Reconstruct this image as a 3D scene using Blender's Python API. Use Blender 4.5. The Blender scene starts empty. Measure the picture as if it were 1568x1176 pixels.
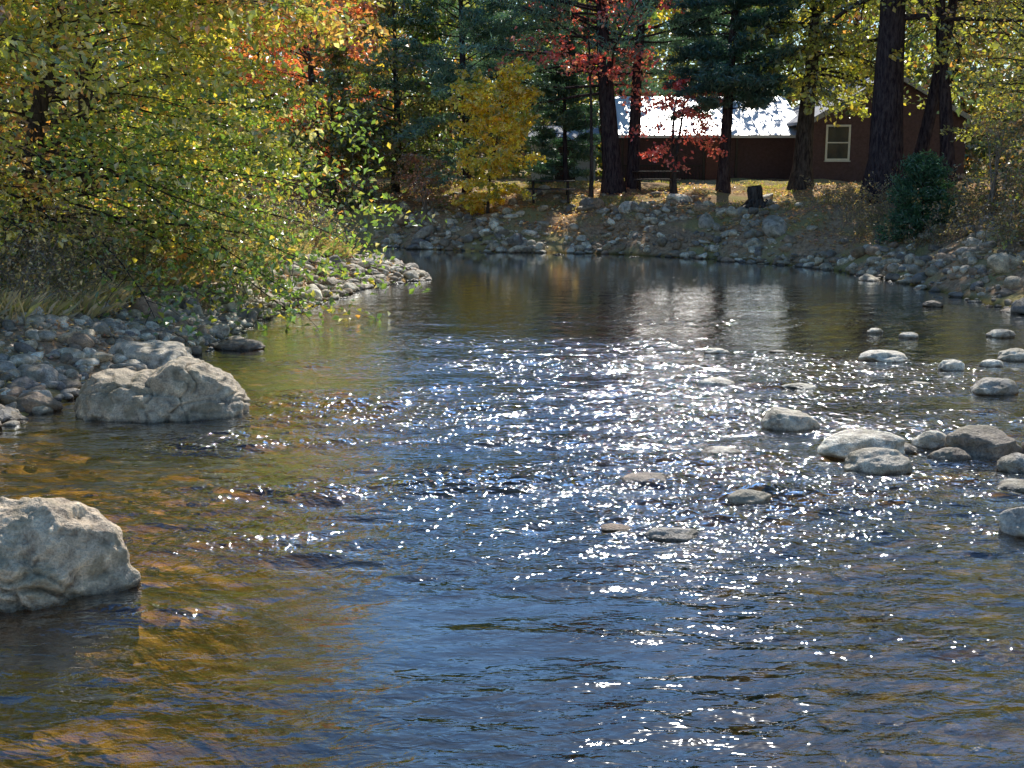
import bpy, bmesh, math, time, numpy as np
from mathutils import Vector
T0 = time.time()
R = np.random.default_rng(7)
scene = bpy.context.scene
scene.view_settings.view_transform = 'Standard'
scene.view_settings.look = 'None'
scene.view_settings.exposure = 0
scene.view_settings.gamma = 1

SUN_AZ, SUN_EL = 11.0, 46.0

# ------------------------------------------------------------------ utils
def nrm(a):
    return a / (np.sqrt((a * a).sum(-1, keepdims=True)) + 1e-9)

def _hash(ix, iy, iz, seed):
    h = (ix * 374761393 + iy * 668265263 + iz * 2147483647 + seed * 974634777) & 0xffffffff
    h = ((h ^ (h >> 13)) * 1274126177) & 0xffffffff
    h = (h ^ (h >> 16)) & 0xffffff
    return h / float(0xffffff)

def vnoise(p, seed=0):
    p = np.asarray(p, float)
    i = np.floor(p).astype(np.int64); f = p - i
    f = f * f * (3 - 2 * f)
    out = 0
    for dx in (0, 1):
        wx = f[:, 0] if dx else 1 - f[:, 0]
        for dy in (0, 1):
            wy = f[:, 1] if dy else 1 - f[:, 1]
            for dz in (0, 1):
                wz = f[:, 2] if dz else 1 - f[:, 2]
                out = out + wx * wy * wz * _hash(i[:, 0] + dx, i[:, 1] + dy, i[:, 2] + dz, seed)
    return out * 2 - 1

def fbm(p, seed=0, octs=4):
    s = 0; a = 1; t = 0
    p = np.asarray(p, float)
    for o in range(octs):
        s = s + a * vnoise(p * (2 ** o) + o * 17.3, seed + o); t += a; a *= 0.5
    return s / t

def smooth(a, b, x):
    t = np.clip((x - a) / (b - a), 0, 1)
    return t * t * (3 - 2 * t)

class MB:
    def __init__(s):
        s.v = []; s.n = 0; s.loops = []; s.tot = []; s.mat = []; s.col = []; s.sm = []
    def add(s, v, f, mat=0, col=(0.5, 0.5, 0.5), smooth_=False):
        v = np.asarray(v, float).reshape(-1, 3); f = np.asarray(f, np.int64)
        s.v.append(v); s.loops.append((f + s.n).ravel()); s.n += len(v)
        k = len(f)
        s.tot.append(np.full(k, f.shape[1])); s.mat.append(np.full(k, mat))
        c = np.asarray(col, float)
        if c.ndim == 1: c = np.tile(c[:3], (k, 1))
        s.col.append(c); s.sm.append(np.full(k, smooth_))
    def tubes(s, pts, rad, sides=3, mat=0, col=(0.1, 0.08, 0.06)):
        pts = np.asarray(pts, float); M, n, _ = pts.shape
        rad = np.broadcast_to(np.asarray(rad, float), (M, n))
        d = nrm(np.gradient(pts, axis=1))
        ref = np.where((np.abs(d[:, :1, 2:3]) < 0.8), np.array([0.0, 0, 1]), np.array([1.0, 0, 0]))
        a = nrm(np.cross(d, np.broadcast_to(ref, d.shape))); b = np.cross(d, a)
        th = np.arange(sides) * 2 * math.pi / sides
        ring = a[:, :, None, :] * np.cos(th)[:, None] + b[:, :, None, :] * np.sin(th)[:, None]
        v = pts[:, :, None, :] + ring * rad[:, :, None, None]
        i = np.arange(n - 1)[:, None] * sides; j = np.arange(sides)[None, :]; j2 = (j + 1) % sides
        f = np.stack([i + j, i + j2, i + sides + j2, i + sides + j], -1).reshape(-1, 4)
        f = (f[None] + (np.arange(M) * n * sides)[:, None, None]).reshape(-1, 4)
        s.add(v, f, mat, col, True)
    def tube(s, pts, rad, sides=6, mat=0, col=(0.1, 0.08, 0.06)):
        s.tubes(np.asarray(pts, float)[None], np.asarray(rad, float)[None], sides, mat, col)
    def box(s, lo, hi, mat=0, col=(0.5, 0.5, 0.5)):
        x0, y0, z0 = lo; x1, y1, z1 = hi
        v = [(x0, y0, z0), (x1, y0, z0), (x1, y1, z0), (x0, y1, z0), (x0, y0, z1), (x1, y0, z1), (x1, y1, z1), (x0, y1, z1)]
        f = [(0, 3, 2, 1), (4, 5, 6, 7), (0, 1, 5, 4), (1, 2, 6, 5), (2, 3, 7, 6), (3, 0, 4, 7)]
        s.add(v, f, mat, col)
    def leaves(s, c, length, width, col, up=0.6, direc=None, mat=1):
        N = len(c)
        if N == 0: return
        n = nrm(R.normal(size=(N, 3)) * (1 - up) + np.array([0, 0, 1.0]) * up)
        u = R.normal(size=(N, 3)) if direc is None else direc + R.normal(size=(N, 3)) * 0.35
        u = nrm(u - n * (u * n).sum(1, keepdims=True)); w = np.cross(n, u)
        L = np.asarray(length).reshape(-1, 1) * np.ones((N, 1)); W = np.asarray(width).reshape(-1, 1) * np.ones((N, 1))
        fold = n * W * 0.22
        v = np.stack([c - u * L * .5, c + w * W * .5 + fold - u * L * .05, c + u * L * .5 - n * L * .1, c - w * W * .5 + fold - u * L * .05], 1)
        s.add(v, np.arange(N * 4).reshape(-1, 4), mat, col)
    def build(s, name, mats, parent=None, attrs=None):
        me = bpy.data.meshes.new(name)
        v = np.concatenate(s.v); loops = np.concatenate(s.loops); tot = np.concatenate(s.tot)
        me.vertices.add(len(v)); me.vertices.foreach_set('co', v.astype(np.float32).ravel())
        me.loops.add(len(loops)); me.loops.foreach_set('vertex_index', loops.astype(np.int32))
        me.polygons.add(len(tot))
        st = np.concatenate([[0], np.cumsum(tot)[:-1]])
        me.polygons.foreach_set('loop_start', st.astype(np.int32))
        me.polygons.foreach_set('loop_total', tot.astype(np.int32))
        me.polygons.foreach_set('material_index', np.concatenate(s.mat).astype(np.int32))
        me.polygons.foreach_set('use_smooth', np.concatenate(s.sm).astype(bool))
        c = np.concatenate(s.col); c4 = np.ones((len(c), 4), np.float32); c4[:, :3] = c
        at = me.attributes.new('tint', 'FLOAT_COLOR', 'FACE'); at.data.foreach_set('color', c4.ravel())
        if attrs:
            for k, val in attrs.items():
                a = me.attributes.new(k, 'FLOAT', 'POINT'); a.data.foreach_set('value', val.astype(np.float32))
        for m in mats: me.materials.append(m)
        me.update(calc_edges=True)
        ob = bpy.data.objects.new(name, me); scene.collection.objects.link(ob)
        if parent: ob.parent = parent
        return ob

# ------------------------------------------------------------------ materials
def newmat(name):
    m = bpy.data.materials.new(name); m.use_nodes = True
    nt = m.node_tree; nt.nodes.clear()
    out = nt.nodes.new('ShaderNodeOutputMaterial')
    return m, nt, out
def noise(nt, vec, scale, detail=4, rough=0.55):
    n = nt.nodes.new('ShaderNodeTexNoise'); n.inputs['Scale'].default_value = scale
    n.inputs['Detail'].default_value = detail; n.inputs['Roughness'].default_value = rough
    if vec is not None: nt.links.new(vec, n.inputs['Vector'])
    return n
def ramp(nt, fac, stops):
    r = nt.nodes.new('ShaderNodeValToRGB'); e = r.color_ramp.elements
    while len(e) < len(stops): e.new(0.5)
    for i, (p, c) in enumerate(stops):
        e[i].position = p; e[i].color = (*c, 1) if len(c) == 3 else c
    nt.links.new(fac, r.inputs['Fac']); return r
def mixc(nt, fac, a, b, mode='MIX'):
    m = nt.nodes.new('ShaderNodeMix'); m.data_type = 'RGBA'; m.blend_type = mode
    for sock, val in ((m.inputs[0], fac), (m.inputs[6], a), (m.inputs[7], b)):
        if hasattr(val, 'node'): nt.links.new(val, sock)
        elif isinstance(val, (int, float)): sock.default_value = val
        else: sock.default_value = (*val, 1)
    return m.outputs[2]
def math_(nt, op, a, b=0.0, clamp=False):
    m = nt.nodes.new('ShaderNodeMath'); m.operation = op; m.use_clamp = clamp
    for i, val in enumerate((a, b)):
        if hasattr(val, 'node'): nt.links.new(val, m.inputs[i])
        else: m.inputs[i].default_value = val
    return m.outputs[0]
def maprange(nt, v, a, b, c=0.0, d=1.0):
    mr = nt.nodes.new('ShaderNodeMapRange'); nt.links.new(v, mr.inputs[0])
    for i, q in enumerate((a, b, c, d)): mr.inputs[i + 1].default_value = q
    return mr.outputs[0]

def leaf_material(name, trans=0.5, gloss=0.10):
    m, nt, out = newmat(name)
    at = nt.nodes.new('ShaderNodeAttribute'); at.attribute_name = 'tint'
    d = nt.nodes.new('ShaderNodeBsdfDiffuse'); t = nt.nodes.new('ShaderNodeBsdfTranslucent')
    g = nt.nodes.new('ShaderNodeBsdfGlossy'); g.inputs['Roughness'].default_value = 0.40
    g.inputs['Color'].default_value = (0.95, 0.95, 0.95, 1)
    nt.links.new(at.outputs['Color'], d.inputs['Color'])
    tc = mixc(nt, 1.0, at.outputs['Color'], (1.9, 1.8, 0.9), 'MULTIPLY')
    nt.links.new(tc, t.inputs['Color'])
    m1 = nt.nodes.new('ShaderNodeMixShader'); m1.inputs[0].default_value = trans
    nt.links.new(d.outputs[0], m1.inputs[1]); nt.links.new(t.outputs[0], m1.inputs[2])
    m2 = nt.nodes.new('ShaderNodeMixShader'); m2.inputs[0].default_value = gloss
    nt.links.new(m1.outputs[0], m2.inputs[1]); nt.links.new(g.outputs[0], m2.inputs[2])
    nt.links.new(m2.outputs[0], out.inputs[0])
    return m
LEAF = leaf_material('leaf', 0.55, 0.14)
NEEDLE = leaf_material('needles', 0.3, 0.09)

def bark_material(name, c1, c2):
    m, nt, out = newmat(name)
    geo = nt.nodes.new('ShaderNodeNewGeometry')
    mp = nt.nodes.new('ShaderNodeMapping'); mp.inputs['Scale'].default_value = (1, 1, 0.22)
    nt.links.new(geo.outputs['Position'], mp.inputs['Vector'])
    n1 = noise(nt, mp.outputs[0], 14, 3, 0.7)
    r = ramp(nt, n1.outputs[0], [(0.35, c1), (0.65, c2)])
    b = nt.nodes.new('ShaderNodeBump'); b.inputs['Strength'].default_value = 0.9; b.inputs['Distance'].default_value = 0.05
    nt.links.new(n1.outputs[0], b.inputs['Height'])
    p = nt.nodes.new('ShaderNodeBsdfDiffuse')
    nt.links.new(r.outputs[0], p.inputs['Color']); nt.links.new(b.outputs[0], p.inputs['Normal'])
    nt.links.new(p.outputs[0], out.inputs[0]); return m
BARK = bark_material('bark', (0.03, 0.025, 0.025), (0.12, 0.10, 0.09))
BARKP = bark_material('pine_bark', (0.025, 0.018, 0.024), (0.10, 0.078, 0.08))
TWIG = bark_material('twig_bark', (0.16, 0.13, 0.11), (0.40, 0.34, 0.28))

def rock_material(name, bump=0.85, bscale=6):
    m, nt, out = newmat(name)
    geo = nt.nodes.new('ShaderNodeNewGeometry'); P = geo.outputs['Position']
    at = nt.nodes.new('ShaderNodeAttribute'); at.attribute_name = 'tint'
    n1 = noise(nt, P, bscale, 5, 0.7); n2 = noise(nt, P, bscale * 9, 3, 0.75); n3 = noise(nt, P, 3.1, 4, .65)
    v1 = ramp(nt, n1.outputs[0], [(0.34, (0.42, 0.38, 0.34)), (0.47, (0.95, 0.91, 0.84)), (0.56, (1.12, 1.07, 0.98)), (0.66, (1.65, 1.60, 1.45))])
    c = mixc(nt, 1.0, at.outputs['Color'], v1.outputs[0], 'MULTIPLY')
    v2 = ramp(nt, n2.outputs[0], [(0.38, (0.55, 0.55, 0.55)), (0.58, (1.12, 1.12, 1.12))])
    c = mixc(nt, 0.7, c, v2.outputs[0], 'MULTIPLY')
    ms = ramp(nt, n3.outputs[0], [(0.50, (0, 0, 0)), (0.60, (0.6, 0.6, 0.6))])
    c = mixc(nt, ms.outputs[0], c, (0.19, 0.16, 0.09))
    pt_ = ramp(nt, geo.outputs['Pointiness'], [(0.44, (0.4, 0.38, 0.35)), (0.5, (1, 1, 1)), (0.56, (1.25, 1.22, 1.15))])  # crevice shade and lighter edges painted into the rock colour
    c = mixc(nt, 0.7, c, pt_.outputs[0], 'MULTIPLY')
    sx = nt.nodes.new('ShaderNodeSeparateXYZ'); nt.links.new(P, sx.inputs[0])
    zz = math_(nt, 'ADD', sx.outputs[2], math_(nt, 'MULTIPLY', n1.outputs[0], 0.08))
    wf = maprange(nt, zz, 0.06, 0.11, 1, 0)
    wet = mixc(nt, 1.0, c, (0.25, 0.23, 0.20), 'MULTIPLY')
    c = mixc(nt, wf, c, wet)
    rgh = math_(nt, 'SUBTRACT', 0.58, math_(nt, 'MULTIPLY', wf, 0.38))
    h = math_(nt, 'ADD', n1.outputs[0], math_(nt, 'MULTIPLY', n2.outputs[0], 0.2))
    b = nt.nodes.new('ShaderNodeBump'); b.inputs['Strength'].default_value = bump; b.inputs['Distance'].default_value = 0.08
    nt.links.new(h, b.inputs['Height'])
    p = nt.nodes.new('ShaderNodeBsdfPrincipled')
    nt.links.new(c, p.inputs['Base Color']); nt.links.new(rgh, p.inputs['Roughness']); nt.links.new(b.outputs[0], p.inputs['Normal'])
    nt.links.new(p.outputs[0], out.inputs[0]); return m
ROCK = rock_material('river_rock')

def ground_material():
    m, nt, out = newmat('ground_soil')
    geo = nt.nodes.new('ShaderNodeNewGeometry'); P = geo.outputs['Position']
    sx = nt.nodes.new('ShaderNodeSeparateXYZ'); nt.links.new(P, sx.inputs[0])
    n1 = noise(nt, P, 0.55, 3); n2 = noise(nt, P, 9, 4, 0.7); n3 = noise(nt, P, 40, 2, 0.7)
    soil = ramp(nt, n2.outputs[0], [(0.3, (0.22, 0.14, 0.09)), (0.5, (0.46, 0.31, 0.19)), (0.7, (0.64, 0.47, 0.32))])
    grass = ramp(nt, n3.outputs[0], [(0.35, (0.22, 0.20, 0.08)), (0.65, (0.54, 0.47, 0.22))])
    g = ramp(nt, n1.outputs[0], [(0.46, (0, 0, 0)), (0.60, (0.9, 0.9, 0.9))])
    c = mixc(nt, g.outputs[0], soil.outputs[0], grass.outputs[0])
    vo = nt.nodes.new('ShaderNodeTexVoronoi'); vo.inputs['Scale'].default_value = 4.5; nt.links.new(P, vo.inputs['Vector'])
    nv = noise(nt, P, 2.0, 4, 0.65)
    vr = ramp(nt, vo.outputs['Distance'], [(0.1, (1.15, 1.1, 1.0)), (0.6, (0.45, 0.42, 0.37))])
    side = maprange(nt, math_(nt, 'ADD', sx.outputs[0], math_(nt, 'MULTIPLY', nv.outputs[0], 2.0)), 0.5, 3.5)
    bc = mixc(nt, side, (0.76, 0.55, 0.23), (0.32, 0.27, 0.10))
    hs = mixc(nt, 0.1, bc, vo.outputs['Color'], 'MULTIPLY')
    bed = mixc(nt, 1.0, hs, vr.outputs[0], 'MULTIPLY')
    nr = ramp(nt, nv.outputs[0], [(0.3, (0.45, 0.43, 0.4)), (0.7, (1.35, 1.3, 1.15))])
    bed = mixc(nt, 1.0, bed, nr.outputs[0], 'MULTIPLY')
    deep = maprange(nt, sx.outputs[2], -1.0, -0.45, 1, 0)  # bed colour darkened with depth, standing in for light absorbed by water
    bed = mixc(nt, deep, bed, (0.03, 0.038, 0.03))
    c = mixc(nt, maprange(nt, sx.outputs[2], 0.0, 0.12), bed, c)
    h = math_(nt, 'ADD', n2.outputs[0], math_(nt, 'MULTIPLY', n3.outputs[0], 0.4))
    b = nt.nodes.new('ShaderNodeBump'); b.inputs['Strength'].default_value = 0.8; b.inputs['Distance'].default_value = 0.08
    nt.links.new(h, b.inputs['Height'])
    p = nt.nodes.new('ShaderNodeBsdfDiffuse')
    nt.links.new(c, p.inputs['Color']); nt.links.new(b.outputs[0], p.inputs['Normal'])
    nt.links.new(p.outputs[0], out.inputs[0]); return m
GROUND = ground_material()

def water_material():
    m, nt, out = newmat('river_water')
    geo = nt.nodes.new('ShaderNodeNewGeometry'); P = geo.outputs['Position']
    at = nt.nodes.new('ShaderNodeAttribute'); at.attribute_name = 'riffle'; A = at.outputs['Fac']
    mp = nt.nodes.new('ShaderNodeMapping'); mp.inputs['Scale'].default_value = (0.42, 1, 1); mp.inputs['Rotation'].default_value = (0, 0, 0.1)
    nt.links.new(P, mp.inputs['Vector'])
    n1 = noise(nt, mp.outputs[0], 12, 2, 0.6); n1.inputs['Distortion'].default_value = 0.6
    n2 = noise(nt, P, 13, 1, 0.5)
    w1 = math_(nt, 'ADD', math_(nt, 'MULTIPLY', A, 0.50), math_(nt, 'MULTIPLY', math_(nt, 'POWER', A, 0.5), 0.24))
    w2 = math_(nt, 'MULTIPLY', math_(nt, 'POWER', A, 1.5), 0.78)
    h = math_(nt, 'ADD', math_(nt, 'MULTIPLY', n1.outputs[0], w1), math_(nt, 'MULTIPLY', n2.outputs[0], w2))
    b = nt.nodes.new('ShaderNodeBump'); b.inputs['Distance'].default_value = 0.06; b.inputs['Strength'].default_value = 1.0
    nt.links.new(h, b.inputs['Height'])
    fr = nt.nodes.new('ShaderNodeFresnel'); fr.inputs['IOR'].default_value = 1.34; nt.links.new(b.outputs[0], fr.inputs['Normal'])
    fac = math_(nt, 'MULTIPLY', fr.outputs[0], 2.8, True)
    t = nt.nodes.new('ShaderNodeBsdfTransparent'); t.inputs[0].default_value = (0.88, 0.76, 0.50, 1)
    g = nt.nodes.new('ShaderNodeBsdfGlossy'); g.inputs['Roughness'].default_value = 0.05
    g.inputs['Color'].default_value = (0.97, 0.99, 1, 1); nt.links.new(b.outputs[0], g.inputs['Normal'])
    mx = nt.nodes.new('ShaderNodeMixShader'); nt.links.new(fac, mx.inputs[0])
    nt.links.new(t.outputs[0], mx.inputs[1]); nt.links.new(g.outputs[0], mx.inputs[2])
    nt.links.new(mx.outputs[0], out.inputs[0]); return m
WATER = water_material()

def simple(name, col, rough=0.7, metal=0.0, nscale=6, var=0.25, spec=None):
    m, nt, out = newmat(name)
    geo = nt.nodes.new('ShaderNodeNewGeometry')
    n1 = noise(nt, geo.outputs['Position'], nscale, 4, 0.65)
    r = ramp(nt, n1.outputs[0], [(0.3, tuple(x * (1 - var) for x in col)), (0.7, tuple(min(1, x * (1 + var)) for x in col))])
    p = nt.nodes.new('ShaderNodeBsdfPrincipled'); p.inputs['Roughness'].default_value = rough; p.inputs['Metallic'].default_value = metal
    nt.links.new(r.outputs[0], p.inputs['Base Color']); nt.links.new(p.outputs[0], out.inputs[0]); return m

# ------------------------------------------------------------------ terrain
RIV = np.array([(9.5, -400), (9.2, 0), (9, 8), (9.3, 15), (10.3, 22), (10.2, 28), (9.9, 31), (8.6, 35), (6, 38.3), (3, 40), (-1, 41),
    (-4, 43), (-8, 45.5), (-14, 48), (-24, 50), (-400, 70), (-400, 52), (-30, 41), (-16, 40), (-8.5, 38.7), (-5, 36.3), (-2.8, 33.2),
    (-2.2, 31.3), (-3.5, 29.2), (-4.3, 25), (-5, 22.5), (-4.9, 19.5), (-5.1, 17), (-6.0, 13.2), (-6.9, 8), (-7.5, 0), (-7.5, -400)], float)
def river_sd(x, y):
    x = np.asarray(x, float); y = np.asarray(y, float)
    d = np.full(x.shape, 1e9); ins = np.zeros(x.shape, bool)
    n = len(RIV)
    for i in range(n):
        ax, ay = RIV[i]; bx, by = RIV[(i + 1) % n]
        ex, ey = bx - ax, by - ay
        t = np.clip(((x - ax) * ex + (y - ay) * ey) / (ex * ex + ey * ey), 0, 1)
        d = np.minimum(d, np.hypot(x - ax - t * ex, y - ay - t * ey))
        c = (ay > y) != (by > y)
        xi = ax + (y - ay) / (by - ay + 1e-12) * ex
        ins ^= c & (x < xi)
    return np.where(ins, -d, d)
def ground_z(x, y):
    x = np.asarray(x, float); y = np.asarray(y, float)
    sh = x.shape; x = x.ravel(); y = y.ravel()
    d = river_sd(x, y)
    p = np.stack([x, y, x * 0], 1)
    d = d + (0.5 * vnoise(p * 0.9, 3) + .5 * vnoise(p * .35, 4)) * smooth(0.0, 2.0, np.abs(d) + 0.4)
    left = smooth(0.5, -2.0, x - 0.0) * smooth(41.5, 37.5, y - np.maximum(0, -x - 8) * 0.12)
    top = 2.3 * (1 - left) + 1.25 * left
    wid = 3.3 * (1 - left) + 3.4 * left
    zl = top * (1 - np.exp(-np.maximum(d, 0) / wid))
    zw = -0.06 - 0.36 * (1 - np.exp(np.minimum(d, 0) / 1.3)) - 0.75 * np.exp(-0.5 * ((x + .25) / 1.7) ** 2) * smooth(-1, -3, d)
    s = smooth(-0.2, 0.2, d)
    z = zw * (1 - s) + zl * s
    z = z + 0.24 * fbm(p * 0.7, 5, 3) * smooth(0.3, 2, d) + 0.05 * vnoise(p * 1.3, 9) * smooth(0.0, -1, d)
    far = np.hypot(x, y - 30)
    z = z + smooth(60, 300, far) * 14 * smooth(2, 40, d)
    return z.reshape(sh)
def gz1(x, y): return float(ground_z(np.array([x]), np.array([y]))[0])

def axis(lo, hi, step, far):
    a = list(np.arange(lo, hi + 1e-6, step)); s = step
    v = hi
    while v < far: s *= 1.25; v += s; a.append(v)
    s = step; v = lo
    while v > -far: s *= 1.25; v -= s; a.insert(0, v)
    return np.array(a)
def grid_faces(nx, ny):
    i = np.arange(ny - 1)[:, None] * nx; j = np.arange(nx - 1)[None, :]
    return np.stack([i + j, i + j + 1, i + nx + j + 1, i + nx + j], -1).reshape(-1, 4)
xs = axis(-26, 26, 0.25, 420); ys = axis(2, 62, 0.25, 420)
X, Y = np.meshgrid(xs, ys)
Z = ground_z(X, Y)
mb = MB(); mb.add(np.stack([X, Y, Z], -1), grid_faces(len(xs), len(ys)), 0, (0.2, 0.15, 0.1), True)
mb.build('ground', [GROUND])

# ------------------------------------------------------------------ water
rif = [(-2.6, 12.3, 2.2, 0.40, 1.1), (-0.6, 10.75, 1.6, 0.35, 1.2), (0.3, 11.6, 2.0, .9, .9), (2.4, 10.9, 1.2, 1.0, 1.25), (3.6, 10.7, 1.2, .6, 1.3), (1.9, 9.6, 0.8, 0.45, 1.15),
       (4.0, 15.4, 2.2, .55, 1.2), (2.6, 13.2, 1.6, 1.2, .9), (-1.4, 14.0, 1.5, 1.2, .9), (0.5, 16.5, 2.0, 2.0, .7), (0.8, 12.6, 1.0, .5, 1.1), (-2.2, 8.9, .7, .25, .8), (-2.5, 7.5, .5, .18, .9),
       (1.0, 7.2, .6, .15, .3), (3.0, 7.0, .7, .15, .4), (5.8, 17.0, 1.2, 1.6, .7), (-3.6, 12.7, .9, .2, 1.1), (-1.0, 19, 1.8, 2.5, .4), (5.2, 12.6, .8, 1.0, .8)]
xw = np.concatenate([[-400, -200, -100, -60, -40, -30, -22, -16, -12, -10], np.arange(-8.5, 11, 0.045), [12, 14]])
yw = [-400, -100, -30, -10, 0, 3]; y = 4.3
while y < 50: yw.append(y); y += max(0.024, 0.0045 * y)
yw += [52, 58, 65, 75]; yw = np.array(yw)
X, Y = np.meshgrid(xw, yw); x = X.ravel(); y = Y.ravel()
p = np.stack([x, y, x * 0], 1)
mask = np.zeros_like(x)
for cx, cy, sx_, sy_, a in rif:
    mask = np.maximum(mask, a * np.exp(-0.5 * (((x - cx) / sx_) ** 2 + ((y - cy) / sy_) ** 2)))
patch = np.clip(0.6 + 1.3 * fbm(p * np.array([0.9, 2.4, 1]), 31, 3), 0.1, 1.3)
base = (0.12 + 0.18 * smooth(7.0, 10, y)) * smooth(34, 15, y) + 0.010
base = base * (0.5 + 0.9 * smooth(-0.3, 0.4, fbm(p * np.array([0.3, 0.8, 1]), 41, 2)))
amp = base + mask * patch * 0.76
hz = np.zeros_like(x)
ystep = np.maximum(0.045, 0.0045 * y)
PH = [vnoise(p * np.array([.7, 1.1, 1]), 100 + k) for k in range(4)]
for k in range(64):
    lam = 0.11 * (7 ** R.random())
    th = math.pi / 2 + R.normal() * 0.5
    kx, ky = math.cos(th), math.sin(th)
    w = smooth(2.0, 4.0, lam / ystep)
    c4 = R.normal(size=4)
    ph = R.random() * 6.28 + 1.3 * sum(c4[q] * PH[q] for q in range(4))
    s = np.sin((x * kx + y * ky) * 2 * math.pi / lam + ph)
    hz += w * lam * 0.0052 * (s + 0.6 * (1 - np.abs(s))) * (0.25 / max(lam, .25)) ** .4
inner = (x > -8.4) & (x < 10.9) & (y > 4.2) & (y < 50)
z = hz * (base * 1.35 + (amp - base)) * 1.9 * inner
mb = MB(); mb.add(np.stack([x, y, z], -1), grid_faces(len(xw), len(yw)), 0, (0, 0, 0), True)
mb.build('river_water', [WATER], attrs={'riffle': amp})
print('water', time.time() - T0)

# ------------------------------------------------------------------ rocks
def ico(sub):
    bm = bmesh.new(); bmesh.ops.create_icosphere(bm, subdivisions=sub, radius=1)
    v = np.array([q.co[:] for q in bm.verts]); f = np.array([[q.index for q in ff.verts] for ff in bm.faces]); bm.free()
    return v, f
ICO = {k: ico(k) for k in (2, 3, 5, 7)}
def rock_shape(sub, seed, facets=7, rough=0.12, detail=0.0, lo=.55, hi=.95):
    r = np.random.default_rng(seed); v, f = ICO[sub]; v = v.copy()
    for k in range(facets):
        n = nrm(r.normal(size=3)); o = r.uniform(lo, hi)
        d = np.maximum(v @ n - o, 0); v -= d[:, None] * n * 0.92
    nn = nrm(v)
    v = v + nn * (rough * fbm(v * 1.6 + seed, seed, 3))[:, None]
    if detail:
        q = fbm(v * 5 + seed, seed + 9, 4)
        v = v + nn * (detail * q)[:, None] + nn * (detail * 0.8 * -np.abs(fbm(v * 2.5, seed + 3, 3)))[:, None]
    return v, f
def rotz(v, a):
    c, s = math.cos(a), math.sin(a)
    return np.stack([v[:, 0] * c - v[:, 1] * s, v[:, 0] * s + v[:, 1] * c, v[:, 2]], 1)
STONE_COLS = np.array([(0.58, 0.53, 0.45), (0.42, 0.39, 0.35), (0.60, 0.53, 0.42), (0.26, 0.22, 0.18), (0.80, 0.76, 0.67), (0.40, 0.29, 0.21), (0.25, 0.24, 0.24)])
def boulder(name, x, y, w, dpt, h, seed, sub=5, facets=8, rot=None, col=(0.3, 0.27, 0.22), rough=.12, detail=.03, sink=0.25, lo=.55, hi=.95):
    v, f = rock_shape(sub, seed, facets, rough, detail, lo, hi)
    v = rotz(v, seed * 1.3 if rot is None else rot)
    mn, mx = v.min(0), v.max(0); v = (v - (mn + mx) / 2) / (mx - mn) * 2
    H = h / (1 - sink)
    v = v * np.array([w / 2, dpt / 2, H / 2]) + np.array([x, y, H / 2 - H * sink])
    m = MB(); m.add(v, f, 0, col, True)
    return m.build(name, [ROCK])
def hero(name, x, y, prof, dpt, seed, col, ridge=0.0, cuts=(), ncut=16, dmin=.03, dmax=.10, crack=.03):
    v, f = ICO[7]; v = v.copy(); r = np.random.default_rng(seed)
    px = np.array([q[0] for q in prof]); pz = np.array([q[1] for q in prof])
    xc, xr = (px[0] + px[-1]) / 2, (px[-1] - px[0]) / 2
    X_ = xc + v[:, 0] * xr
    crest = np.interp(X_, px, pz)
    ell = np.sqrt(np.clip(1 - (v[:, 0]) ** 2, 0.04, 1))
    zt = np.clip(v[:, 2] / ell, -1, 1)
    Z_ = np.where(zt > 0, np.abs(zt) ** .75 * crest, zt * 0.4)
    Y_ = v[:, 1] * dpt / 2 * (1 - 0.15 * np.clip(zt, 0, 1)) + ridge * np.clip(zt, 0, 1)
    q = np.stack([X_, Y_, Z_], 1)
    for (n, o) in cuts:
        n = nrm(np.array(n, float)); d = np.maximum(q @ n - o, 0); q -= d[:, None] * n * .96
    for k in range(ncut):
        n = nrm(np.array([r.normal(), -abs(r.normal()) - .2, r.normal() * .6 + .35])); sup = (q @ n).max()
        o = sup - r.uniform(dmin, dmax); d = np.maximum(q @ n - o, 0); q -= d[:, None] * n * .96
    nn = nrm(q - np.array([xc, 0, .1])); s = seed * 3.1
    w_ = q + .12 * np.stack([vnoise(q * 5 + 5, seed), vnoise(q * 5 + 9, seed), vnoise(q * 5 + 14, seed)], 1)
    cr = 0
    for k in range(7):
        n = nrm(r.normal(size=3) * np.array([1, .4, 1])); o = r.uniform(-.35, .45)
        gate = smooth(-.1, .3, vnoise(q * 1.7 + k * 7, seed + 20 + k))
        cr = np.maximum(cr, smooth(.035, 0, np.abs(w_ @ n - o)) * gate)
    chips = np.maximum(0, fbm(q * np.array([3.2, 3.2, 4.2]) + s, seed + 8, 3)) ** 1.2
    fine = fbm(q * 9 + s, seed + 6, 5)
    q = q + nn * (.05 * fbm(q * 1.8 + s, seed, 3) - .18 * chips - crack * cr + .04 * fine)[:, None]
    m = MB(); m.add(q + np.array([x, y, 0]), f, 0, col, True)
    return m.build(name, [ROCK])
hero('boulder', -4.27, 13.9, [(-1.06, .12), (-.98, .34), (-.85, .50), (-.5, .55), (-.35, .51), (-.15, .55), (.05, .64), (.22, .71), (.5, .63), (.8, .48), (1.0, .25), (1.06, .1)], 1.5, 21, (0.56, 0.47, 0.35), 0.2,
     cuts=[((-.25, -1, .35), .48), ((.5, -1, .5), .57), ((.2, -.55, 1), .74)], crack=.035)
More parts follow.
